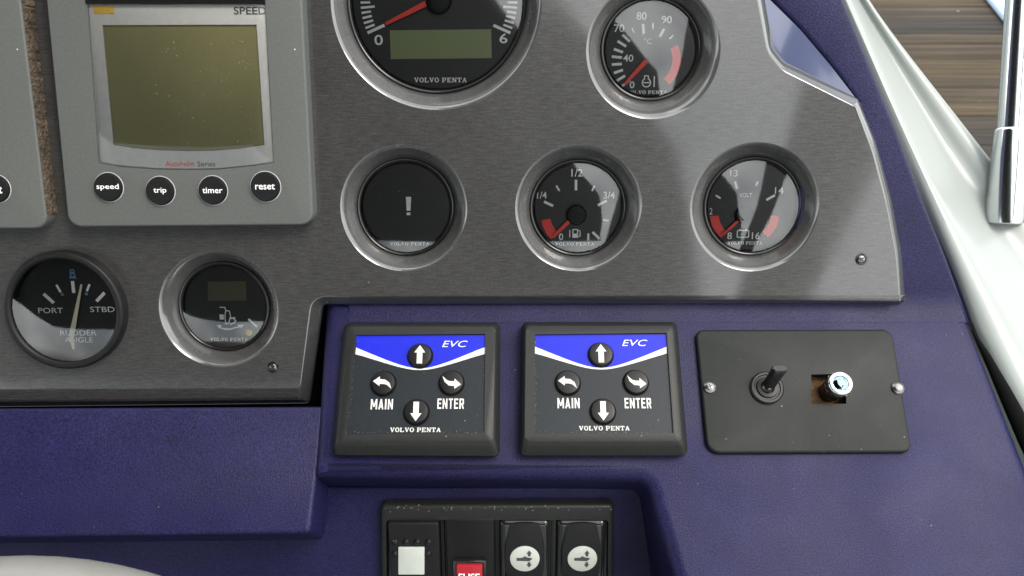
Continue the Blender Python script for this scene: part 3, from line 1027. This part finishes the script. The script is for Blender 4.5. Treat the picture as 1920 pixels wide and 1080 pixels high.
# crumbling gasket squeezed out along its starboard side
V, F = [], []
N = 130
for i in range(N + 1):
    tt = i / N
    y = -60 + tt * 462
    wx, wy = l.at(32 + (y + 90) / 518 * 62, y, HH - .002)
    bulge = (.0013 - .0007 * tt) * (.35 + .9 * random.random())
    prof = [(.0001, HH - .0008), (bulge * .7, HH - .0016 + random.uniform(-.0006, .0006)), (bulge * 1.1, HH * .45 + random.uniform(-.001, .001)), (bulge * .9 + .0004, .0002)]
    for dx, z in prof:
        V.append((wx + dx + random.uniform(-.0002, .0002), wy + random.uniform(-.0003, .0003), z))
for i in range(N):
    for j in range(3):
        a = i * 4 + j
        F.append((a, a + 1, a + 5, a + 4))
mesh_obj('gasket', (V, F), 'foam', t, angle=80)

# ------------------------------------------------------------------ engine control key pads
def keypad(base, top, window, ctr, up, left, right, down, main, enter, brandxy, evc, label):
    l = Loc(F2, *ctr)
    k = l.k
    t = thing('control_panel', l, label, 'control panel', 'engine control panels on the blue slope')
    hb, hm, ht = 0.0, .0085, .0115
    rr = .0028
    b0 = ccw(fillet(l.pts(base, 0.002), rr, 6))
    b1 = ccw(fillet(l.pts(base, 0.006), rr, 6))
    tp = ccw(fillet(l.pts(top, ht), rr * .8, 6))
    mid = [((a[0] * .45 + b[0] * .55), (a[1] * .45 + b[1] * .55)) for a, b in zip(b1, tp)]
    mid2 = [((a[0] * .15 + b[0] * .85), (a[1] * .15 + b[1] * .85)) for a, b in zip(b1, tp)]
    wl = ccw(l.pts(window, ht))
    fr = loft([(b0, hb), (b1, .0062), (mid, .0098), (mid2, .0111), (tp, ht)], [wl])
    mesh_obj('frame', join(fr, strip(wl, ht, wl, ht - .002)), 'dark_frame', t, angle=40)
    hw = ht - .0011
    wm = ccw(l.pts(window, hw))
    wm = inset(wm, -.0003)
    mb = mesh_obj('membrane', fill(wm, [], hw), 'membrane', t)
    # blue header with white swoosh
    (xl, yt), (xr, _), (xr2, yb), (xl2, _) = window
    n = 18
    cxm = up[0]
    lo, hi, hi2 = [], [], []
    for i in range(n + 1):
        s = i / n
        x = xl + (xr - xl) * s
        e = abs(x - cxm) / (xr - xl) * 2
        e = min(e, 1)
        g_ = (math.sqrt(e * e + .09) - .3) / (math.sqrt(1.09) - .3)
        yb_ = yt + 63 - 40 * g_
        hi.append((x, yb_))
        hi2.append((x - (2 if s < .05 else 0), yb_ + 3.0 + 9.5 * e ** 1.5))
    f = hw + .00003
    blue = [(xl + .5, yt + .5)] + hi + [(xr - .5, yt + .5)]
    mesh_obj('blue_header', slab(l.pts(blue, f), f, .00006), 'brightblue', mb, smooth=False)
    Vw = [(*l.at(x, y, f), f + .00012) for x, y in hi] + [(*l.at(x, y, f), f + .00012) for x, y in hi2]
    Fw = [(i, i + 1, n + 2 + i, n + 1 + i) for i in range(n)]
    mesh_obj('white_swoosh', (Vw, Fw), 'offwhite', mb, smooth=False)
    f2 = hw + .00012
    mesh_obj('lettering', txt(l, 'EVC', evc[0], evc[1], 46, 12, f2, shear=.28), 'offwhite', mb)
    mesh_obj('lettering', bold_caps('MAIN', *l.at(*main, f2), 40 * k, 19 * k, f2), 'offwhite', mb, smooth=False)
    mesh_obj('lettering', bold_caps('ENTER', *l.at(*enter, f2), 48 * k, 19 * k, f2), 'offwhite', mb, smooth=False)
    u = l.at(*brandxy, f2)
    mesh_obj('lettering', slab_serif('VOLVO PENTA', u[0], u[1], 90 * k, 8 * k, f2), 'offwhite', mb)
    crumbs = []
    rnd = random.Random(int(ctr[0]))
    for i in range(150):
        side = rnd.random()
        if side < .45:
            f_ = rnd.random()
            x, y = xl + (xl2 - xl) * f_ + rnd.expovariate(.6), yt + (yb - yt) * f_
        elif side < .85:
            x, y = xl2 + (xr2 - xl2) * rnd.random(), yb - rnd.expovariate(.7)
        else:
            x, y = xl + (xr - xl) * rnd.random(), yt + (yb - yt) * rnd.random()
        q_ = l.at(x, y, f2)
        w_ = rnd.uniform(.00006, .00020)
        a_ = rnd.random() * 3
        crumbs.append(slab([(q_[0] + w_ * math.cos(a_ + k_ * 2.1), q_[1] + w_ * rnd.uniform(.5, 1.3) * math.sin(a_ + k_ * 2.1)) for k_ in range(3)], f2, .0002))
    tag(mesh_obj('dust', join(*crumbs), 'dustmat', mb, smooth=False), kind='stuff')
    hbtn = hw + .0024
    arr = {'up': [(-5, -17), (5, -17), (5, 4), (10, 4), (0, 18), (-10, 4), (-5, 4)],
           'down': [(-5, 17), (5, 17), (5, -4), (10, -4), (0, -18), (-10, -4), (-5, -4)],
           'left': [(-18, 2), (-6, 11), (-6, 6), (4, 5), (12, -1), (16, -12), (8, -5), (2, -3), (-6, -3), (-6, -7)],
           'right': [(18, -5), (6, -13), (6, -8), (-4, -7), (-12, 0), (-16, 11), (-8, 3), (-2, 1), (6, 1), (6, 6)]}
    for nm, c in (('up', up), ('left', left), ('right', right), ('down', down)):
        u = l.at(*c, hbtn)
        r = 22 * k
        mesh = lathe([(r * 1.12, hw + .0001), (r * 1.06, hw + .0005), (r * 1.02, hw + .0004), (r * 1.0, hw + .0016), (r * .94, hw + .0023), (r * .82, hbtn), (r * .4, hbtn + .0001)], 40, True, *u)
        bt = mesh_obj('button', mesh, 'black_plastic', t, angle=50)
        mesh_obj('arrow', slab([(u[0] + x * k, u[1] + y * k) for x, y in arr[nm]], hbtn + .0001, .00015), 'offwhite', bt, smooth=False)
    return t

keypad([(646, 605), (938, 605), (937, 855), (622, 853)], [(655, 613), (929, 613), (924, 826), (634, 827)],
       [(668, 628), (910, 626), (908, 812), (648, 815)], (783, 720), (787, 665), (718, 717), (846, 716), (780, 771), (716, 758), (845, 757), (779, 806), (853, 645),
       'black square control panel with arrow buttons nearest the grey fascia step')
keypad([(978, 604), (1269, 604), (1290, 854), (974, 854)], [(986, 612), (1261, 612), (1277, 826), (984, 827)],
       [(1003, 627), (1250, 624), (1263, 812), (1003, 813)], (1130, 719), (1127, 663), (1065, 716), (1193, 715), (1131, 770), (1066, 756), (1196, 756), (1133, 803), (1190, 643),
       'black square control panel with arrow buttons next to the toggle switch plate')

# ------------------------------------------------------------------ switch plate, toggle and chrome push knob
l = Loc(F2, 1500, 735)
k = l.k
t = thing('switch_plate', l, 'flat charcoal plate with rounded corners screwed to the blue slope', 'plate')
ph = .0028
ol = fillet(l.pts([(1303, 619), (1672, 618), (1709, 849), (1325, 851)], .0018), [.004, .005, .004, .006], 6)
hl = ccw(l.pts([(1521, 702), (1586, 701), (1587, 757), (1522, 758)], ph))
mesh_obj('plate', plate(ol, ph, .0013, ph, [hl], ph, n=4), 'plate', t)
for x, y in ((1330, 726), (1683, 728)):
    u = l.at(x, y, ph)
    screw(t, u[0], u[1], ph, 12 * k, ring=False)
l = Loc(F2, 1437, 728)
t = thing('toggle_switch', l, 'black toggle switch with flat lever tilted up on the plate', 'switch')
u = l.at(1437, 728, ph)
r = 31 * k
mesh_obj('collar', lathe([(r, ph), (r, ph + .0012), (r * .92, ph + .0018), (r * .80, ph + .0018), (r * .76, ph + .0012), (r * .66, ph + .0012), (r * .62, ph + .0022), (r * .42, ph + .0024), (r * .38, ph + .0010)], 40, True, *u), 'black_plastic', t, angle=40)
c0 = Vector((u[0], u[1], ph + .001))
mesh_obj('pivot', lathe([(r * .36, ph + .001), (r * .36, ph + .0028), (r * .2, ph + .0042)], 24, True, *u), 'black_gloss', t)
# lever: flat paddle leaning up and to starboard
tip2 = l.at(1463, 690, .018)
p1 = Vector((tip2[0], tip2[1], .018))
ax = (p1 - c0).normalized()
sidev = Vector((0.9, 0.15, 0)).normalized()
sidev = (sidev - ax * sidev.dot(ax)).normalized()
upv = ax.cross(sidev)
def ring_at(p, w, th, n=16):
    out = []
    for i in range(n):
        a = 2 * math.pi * i / n
        ca, sa = math.cos(a), math.sin(a)
        ca = math.copysign(abs(ca) ** .5, ca)
        sa = math.copysign(abs(sa) ** .5, sa)
        out.append(tuple(p + sidev * ca * w / 2 + upv * sa * th / 2))
    return out
rings = [ring_at(c0, .0050, .0048), ring_at(c0.lerp(p1, .3), .0052, .0044), ring_at(c0.lerp(p1, .55), .0060, .0038), ring_at(c0.lerp(p1, .97), .0072, .0034), ring_at(p1, .0064, .0026)]
V = [p for rg_ in rings for p in rg_]
F = [(j * 16 + i, j * 16 + (i + 1) % 16, (j + 1) * 16 + (i + 1) % 16, (j + 1) * 16 + i) for j in range(4) for i in range(16)] + [tuple(range(64, 80))]
mesh_obj('lever', (V, F), 'black_gloss', t, angle=40)

l = Loc(F2, 1560, 735)
t = thing('push_knob', l, 'chrome ribbed push knob standing in a rusty square hole', 'knob')
foot = Vector((*l.at(1550, 738, -.008), -.008))
head = Vector((*l.at(1577, 718, .0125), .0125))
ax = (head - foot).normalized()
q = ax.to_track_quat('Z', 'Y').to_matrix().to_4x4()
def along(vf, base):
    m = Matrix.Translation(base) @ q
    return xform(vf, m)
Lk = (head - foot).length
r = 23 * k
mesh_obj('barrel', along(lathe([(r * .82, 0), (r * .82, Lk - .0062)], 32), foot), 'black_plastic', t)
mesh_obj('collar', along(lathe([(r * .82, Lk - .0062), (r * .96, Lk - .006), (r, Lk - .0052), (r, Lk - .0012), (r * .95, Lk - .0004), (r * .85, Lk), (r * .66, Lk), (r * .62, Lk - .0006)], 48), foot), 'chrome', t, angle=40)
mesh_obj('cap', along(lathe([(r * .62, Lk - .0008), (r * .58, Lk - .0001), (r * .4, Lk + .0006), (r * .15, Lk + .0009)], 32, True), foot), 'capglass', t)
for i in range(14):
    a = 2 * math.pi * i / 14
    b = box(-.00045, .00045, r * .97, r * 1.03, Lk - .0046, Lk - .0022)
    mesh_obj('notch', along(xform(b, Matrix.Rotation(a, 4, 'Z')), foot), 'black_gloss', t, smooth=False)
cav = ccw(l.pts([(1517, 700), (1591, 700), (1591, 761), (1517, 761)], -.004))
mesh_obj('rusty_bracket', plate(cav, -.006, .0002, .002, n=1), 'rust', t)

# ------------------------------------------------------------------ rocker switches in their frame
l = Loc(F3, 930, 1010)
k = l.k
t = thing('switch_bank', l, 'charcoal surround holding the four rocker switches at the bottom', 'switch bank')
fh = .006
ol = fillet(l.pts([(713, 949), (1152, 948), (1150, 1260), (716, 1260)], fh), [.0028, .0028, .002, .002], 6)
cols = [(724, 829), (831, 930), (934, 1036), (1040, 1141)]
op = fillet(l.pts([(724, 975), (1141, 975), (1139, 1240), (726, 1240)], fh), .002, 4)
mesh_obj('frame', plate(ol, fh, .0022, fh - .0002, [op], fh - .0004, n=5), 'dark_frame', t)
mesh_obj('back', fill(ccw(l.pts([(715, 960), (1150, 960), (1148, 1255), (718, 1255)], .001)), [], .0008), 'black_gloss', t)
for x in (829, 931, 1037):
    u = l.at(x, 961, fh)
    v = l.at(x, 1240, fh)
    mesh_obj('divider', box(u[0] - .0005, u[0] + .0005, v[1], u[1] - .003, .001, fh - .0014), 'black_plastic', t)
    mesh_obj('seam', box(u[0] - .00008, u[0] + .00008, u[1] - .0028, u[1] + .0022, fh - .001, fh + .00006), 'black_gloss', t, smooth=False)

crumbs = []
rnd = random.Random(5)
for i in range(170):
    q_ = l.at(rnd.uniform(722, 1145), 948 + rnd.gauss(0, 2.2), .003)
    w_ = rnd.uniform(.00012, .0004)
    a_ = rnd.random() * 3
    crumbs.append(slab([(q_[0] + w_ * math.cos(a_ + k_ * 2.1), q_[1] + w_ * rnd.uniform(.5, 1.3) * math.sin(a_ + k_ * 2.1)) for k_ in range(3)], fh - .0012 + rnd.uniform(0, .001), .0003))
tag(mesh_obj('dust', join(*crumbs), 'dustmat', t, smooth=False), kind='stuff')
RL = .040                                                       # rocker length
def rocker(x0, x1, ytop, label, kind):
    l = Loc(F3, (x0 + x1) / 2, ytop + 60)
    k = l.k
    t = thing('rocker_switch', l, label, 'switch', 'switches in the charcoal frame')
    h = .0085 if kind != 'fuse' else .0062
    a = l.at(x0, ytop, h)
    b = l.at(x1, ytop, h)
    w0, w1, yt = a[0], b[0], a[1]
    yb = yt - RL
    lp = [(w0, yb), (w1, yb), (w1, yt), (w0, yt)]
    if kind in ('dots', 'fuse'):
        body = plate(fillet(lp, .0012, 4), h, .0008, h - .001, n=4)
        mesh_obj('rocker', body, 'rubber' if kind == 'dots' else 'black_plastic', t)
    else:
        # curved rocker: matt middle, glossy scooped flanks
        body = plate(fillet(lp, .0026, 5), h - .0012, .0028, h - .0022, n=6)
        mesh_obj('rocker', body, 'black_gloss', t)
        W = w1 - w0
        V, F = [], []
        n, mcol = 16, 8
        for j in range(n + 1):
            s = j / n
            y = yt - .0014 - s * (RL - .0028)
            wing = .29 + .09 * min(1, s * 3) if s < .5 else .29 + .09 * min(1, (1 - s) * 3)
            z = h - .0012 + .0016 * math.sin(math.pi * s) ** .6
            for i in range(mcol + 1):
                f = i / mcol * 2 - 1
                V.append(((w0 + w1) / 2 + f * W * wing, y + .0006 * (1 - f * f) * (1 if s < .5 else -1), z + .0004 * (1 - f * f)))
        for j in range(n):
            for i in range(mcol):
                c = j * (mcol + 1) + i
                F.append((c, c + 1, c + mcol + 2, c + mcol + 1))
        base = len(V)
        rim_idx = [i for i in range(mcol + 1)] + [j * (mcol + 1) + mcol for j in range(1, n + 1)] + [n * (mcol + 1) + i for i in range(mcol - 1, -1, -1)] + [j * (mcol + 1) for j in range(n - 1, 0, -1)]
        for ii in rim_idx:
            x, y, z = V[ii]
            V.append((x * 1.06 + (w0 + w1) / 2 * -.06, y, h - .0026))
        m = len(rim_idx)
        for i in range(m):
            F.append((rim_idx[i], base + i, base + (i + 1) % m, rim_idx[(i + 1) % m]))
        mesh_obj('pad', (V, F), 'rubber', t, angle=50)
    return t, l, h

t, l, h = rocker(727, 822, 981, 'black rocker switch with square ivory lens, first from the left', 'dots')
k = l.k
for x, y in ((741, 1015), (762, 1015), (782.5, 1015), (804, 1015), (741, 1037), (803, 1037)):
    u = l.at(x, y, h)
    mesh_obj('raised_dot', lathe([(6.5 * k, h - .0001), (5.4 * k, h + .0009), (2.6 * k, h + .0016)], 16, True, *u), 'rubber', t)
mesh_obj('ivory_lens', plate(fillet(l.pts([(747, 1025), (796, 1025), (796, 1076), (747, 1076)], h), .0005, 3), h + .0008, .0003, .001, n=2), 'ivory', t)

t, l, h = rocker(835, 927, 973, 'black fuse block with red button lettered FUSE, second from the left', 'fuse')
t.name = 'fuse_switch'
k = l.k
a = l.at(850, 1047, h)
b = l.at(911, 1047, h)
fo = [(a[0], a[1] - .017), (b[0], a[1] - .017), (b[0], a[1]), (a[0], a[1])]
fi = inset(ccw(fo), .0013)
mesh_obj('button_surround', plate(fo, h + .002, .0003, .003, [fi], .002, n=2), 'black_gloss', t, angle=60)
rb = inset(ccw(fo), .0016)
rbm = mesh_obj('button', plate(fillet(rb, .0004, 3), h + .0034, .0004, .004, n=2), 'redbutton', t)
mesh_obj('lettering', txt(l, 'FUSE', 880, 1082, 38, 16, h + .0034, offset=.02), 'white', rbm)

for x0, x1, lab in ((936, 1032, 'black curved rocker switch with white boat symbol disc, third from the left'),
                    (1044, 1139, 'black curved rocker switch with white boat symbol disc, at the right end')):
    t, l, h = rocker(x0, x1, 980, lab, 'curved')
    k = l.k
    xc = 984 if x0 < 1000 else 1092
    hd = h + .0010
    u = l.at(xc, 1048, hd)
    dsc = mesh_obj('symbol_disc', lathe([(27 * k, hd - .002), (27 * k, hd), (25 * k, hd + .0002)], 40, True, *u), 'ivory', t)
    ic = u
    zt = hd + .0002
    mesh_obj('boat_symbol', join(slab(off([(-15, 2.5), (-4, 3.5), (0, 7), (4, 4), (13, 2.5), (13, 0), (8, -4), (-15, -3)]), zt),
             slab(off([(5.5, 6.5), (10.5, 6.5), (10.5, 12), (13, 12), (8, 19), (3, 12), (5.5, 12)]), zt), slab(off([(5.5, -6.5), (10.5, -6.5), (10.5, -11), (13, -11), (8, -18), (3, -11), (5.5, -11)]), zt)), 'darkprint', dsc, smooth=False)

# ------------------------------------------------------------------ white side coaming
class WorldLoc:
    def matrix(self): return Matrix.Identity(4)
def bez(pl, t):
    n = len(pl) - 1
    i = min(int(t * n), n - 1)
    f = t * n - i
    g = lambda a, b, c, d: 0.5 * ((2 * b) + (-a + c) * f + (2 * a - 5 * b + 4 * c - d) * f * f + (-a + 3 * b - 3 * c + d) * f ** 3)
    p = [pl[max(i - 1, 0)], pl[i], pl[i + 1], pl[min(i + 2, n)]]
    return tuple(g(*[q[c] for q in p]) for c in range(len(pl[0])))
rows = [  # from the dashboard side outwards: (x, y, depth)
    [(1490, -160, .470), (1560, 0, .462), (1662, 250, .446), (1770, 500, .428), (1826, 640, .418), (1905, 790, .402), (2010, 970, .386)],
    [(1500, -160, .452), (1572, 0, .446), (1674, 250, .432), (1781, 500, .416), (1833, 640, .409), (1913, 790, .394), (2018, 970, .378)],
    [(1514, -160, .447), (1586, 0, .441), (1700, 250, .427), (1812, 500, .412), (1874, 640, .403), (1960, 800, .388), (2060, 970, .372)],
    [(1520, -160, .448), (1594, 0, .442), (1728, 300, .427), (1850, 510, .413), (1925, 640, .404), (2015, 800, .389), (2120, 970, .373)],
    [(1530, -160, .462), (1604, 0, .457), (1752, 290, .446), (1890, 510, .430), (1972, 640, .420), (2060, 800, .404), (2170, 970, .388)],
    [(1538, -160, .466), (1612, 0, .461), (1782, 280, .450), (1935, 510, .436), (2020, 640, .427), (2110, 800, .410), (2220, 970, .395)],
    [(1546, -160, .462), (1619, 0, .457), (1804, 270, .446), (1990, 520, .432), (2090, 650, .423), (2180, 800, .408), (2300, 970, .392)],
    [(1556, -160, .461), (1630, 0, .456), (1830, 262, .446), (2060, 560, .433), (2180, 700, .424), (2290, 840, .410), (2420, 1000, .396)],
    [(1560, -160, .466), (1634, 0, .461), (1838, 264, .451), (2075, 560, .440), (2200, 700, .430), (2310, 840, .418), (2440, 1000, .404)],
]
NS = 36
V, F = [], []
for r_ in rows:
    for i in range(NS + 1):
        V.append(tuple(campt(*bez(r_, i / NS))))
# outboard side of the coaming going down
for i in range(NS + 1):
    p = campt(*bez(rows[-1], i / NS)) + Vector((0.01, 0, -0.16))
    V.append(tuple(p))
for j in range(len(rows)):
    for i in range(NS):
        a = j * (NS + 1) + i
        F.append((a, a + 1, a + NS + 2, a + NS + 1))
co = mesh_obj('side_coaming', (V, F), 'white_grp', None, angle=60)
sub = co.modifiers.new('smooth', 'SUBSURF')
sub.levels = sub.render_levels = 2
tag(co, 'glossy white fibreglass coaming running along the right side of the dashboard', 'coaming')

# ------------------------------------------------------------------ chrome rail post on the coaming
foot = campt(1884, 404, .440)
neck = campt(1897, 240, .436)
top_ = campt(1921, -120, .428)
o = bpy.data.objects.new('rail_post', None)
o.empty_display_size = .02
o.location = foot
link(o)
tag(o, 'polished chrome rail post standing in a flared socket on the white coaming', 'post')
ax = (neck - foot)
def loc_pts(ps): return [tuple(Vector(p) - foot) for p in ps]
rf, rn = .0093, .0079
mesh_obj('socket', tube(loc_pts([foot - ax * .10, foot - ax * .085, foot, foot + ax * .45, foot + ax * .96, foot + ax * .985, foot + ax]), [.0075, .0089, rf, .0088, rn, rn - .0002, rn - .0009], 40), 'chrome', o, angle=50)
px = (top_ - neck)
mesh_obj('tube', tube(loc_pts([foot + ax * .9, neck, neck.lerp(top_, .5), top_, top_ + px * .5]), .0068, 40), 'chrome', o)

# ------------------------------------------------------------------ timber beyond the coaming
DZ = CAM.z - 0.85
deck = bpy.data.objects.new('deck', None)
link(deck)
deck.location = (0.9, 1.6, DZ)
tag(deck, kind='structure')
tones = [(0.040, 0.030, 0.020), (0.034, 0.027, 0.020), (0.050, 0.037, 0.022), (0.027, 0.023, 0.020), (0.037, 0.031, 0.024)]
wm_ = [pm('weathered_teak', c, 0.75, spec=.12, var=[((1.5, 130, 2), 0.8), ((3, 330, 4), 0.7), ((2, 30, 2), 0.25)], bump=((6, 500, 6), 0.3, 0.001), dust=(35, 0.08, (0.5, 0.48, 0.44))) for c in tones]
y = -1.0
random.seed(11)
while y < 2.6:
    w = random.choice([0.055, 0.07, 0.06, 0.085])
    z = random.uniform(-.0012, .0012)
    pb = mesh_obj('plank', box(-0.62, 1.6, y, y + w - .0016, -.02, z, .0012), random.choice(wm_), deck)
    y += w
wt = mesh_obj('water', ([(-150, -150, 0), (150, -150, 0), (150, 150, 0), (-150, 150, 0)], [(0, 1, 2, 3)]), 'water', None)  # unseen water plane added to give the chrome something to reflect
wt.location.z = DZ - .35
tag(wt, kind='structure')

# pale blue cover whose corner shows at the top edge
def on_deck(px, py, h):
    d = FWD + (px - 960) / FPX * RIGHT - (py - 540) / FPX * UP
    return CAM + d * ((DZ + h - CAM.z) / d.z)
q0, q1 = on_deck(1842, -20, .014), on_deck(1907, 60, .014)
poly = [(0, 0), (q1.x - q0.x, q1.y - q0.y), (q1.x - q0.x + .5, q1.y - q0.y + .05), (.75, .8), (-.05, .8)]
cv = mesh_obj('folded_cover', plate(fillet(poly, .02, 4), .014, .005, .012, n=4), 'blue_fabric', None)
cv.location = (q0.x, q0.y, DZ + .002)
tag(cv, 'pale blue cover lying on the timber behind the chrome rail post', 'cover')

# ------------------------------------------------------------------ unseen roof and strut added to darken and shape the fascia's reflections
RZ = CAM.z + .62
ro = mesh_obj('added_reflection_roof', plate([(-2.6, -3.6), (.95, -3.6), (.65, -2.1), (.42, -1.22), (.30, -1.0), (0.0, -.5), (-.12, -.3), (-.12, .5), (-2.6, .5)], RZ + .06, .02, .06, n=3, bottom=True), 'roof', None)
tag(ro, kind='structure')
sx0 = [(.30, 1.15), (.54, 1.75), (.69, 2.13), (1.10, 3.30), (1.68, 3.30), (.89, 2.04), (.71, 1.74), (.40, 1.15)]
st = mesh_obj('added_reflection_strut', xform(plate([(x, z) for x, z in sx0], .02, .006, .04, n=2, bottom=True), Matrix.Translation((0, -1.2, 0)) @ Matrix.Rotation(rad(90), 4, 'X')), 'roof', ro, up=False)  # added out of frame, outlined to put a dark band in the reflections

# ------------------------------------------------------------------ steering wheel rim at the bottom left
ctr = campt(-12, 2006, .30)
R0 = .176
axis_n = (FWD * -1 + UP * .10).normalized()
ex = RIGHT
ey = axis_n.cross(ex).normalized()
wm0 = Matrix((ex, ey, axis_n)).transposed().to_4x4()
wm0.translation = ctr
o = bpy.data.objects.new('steering_wheel', None)
o.matrix_world = wm0
link(o)
tag(o, 'cream steering wheel rim just showing at the bottom left corner', 'steering wheel')
rt = .0145
V, F = [], []
nu, nv = 96, 24
for i in range(nu):
    a = 2 * math.pi * i / nu
    for j in range(nv):
        b = 2 * math.pi * j / nv
        rr = R0 - rt + rt * math.cos(b)
        V.append((rr * math.cos(a), rr * math.sin(a), rt * math.sin(b)))
for i in range(nu):
    for j in range(nv):
        F.append((i * nv + j, ((i + 1) % nu) * nv + j, ((i + 1) % nu) * nv + (j + 1) % nv, i * nv + (j + 1) % nv))
mesh_obj('rim', (V, F), 'wheel', o)
for a in (rad(-30), rad(210), rad(90 + 180)):
    p0 = Vector((.03 * math.cos(a), .03 * math.sin(a), -.02))
    p1 = Vector(((R0 - rt) * math.cos(a), (R0 - rt) * math.sin(a), 0))
    mesh_obj('spoke', tube([p0, p0.lerp(p1, .5) + Vector((0, 0, -.004)), p1], [.009, .008, .007], 16), 'chrome', o)
mesh_obj('hub', lathe([(.045, -.03), (.045, -.016), (.04, -.010), (.02, -.008)], 40, True), 'black_plastic', o)
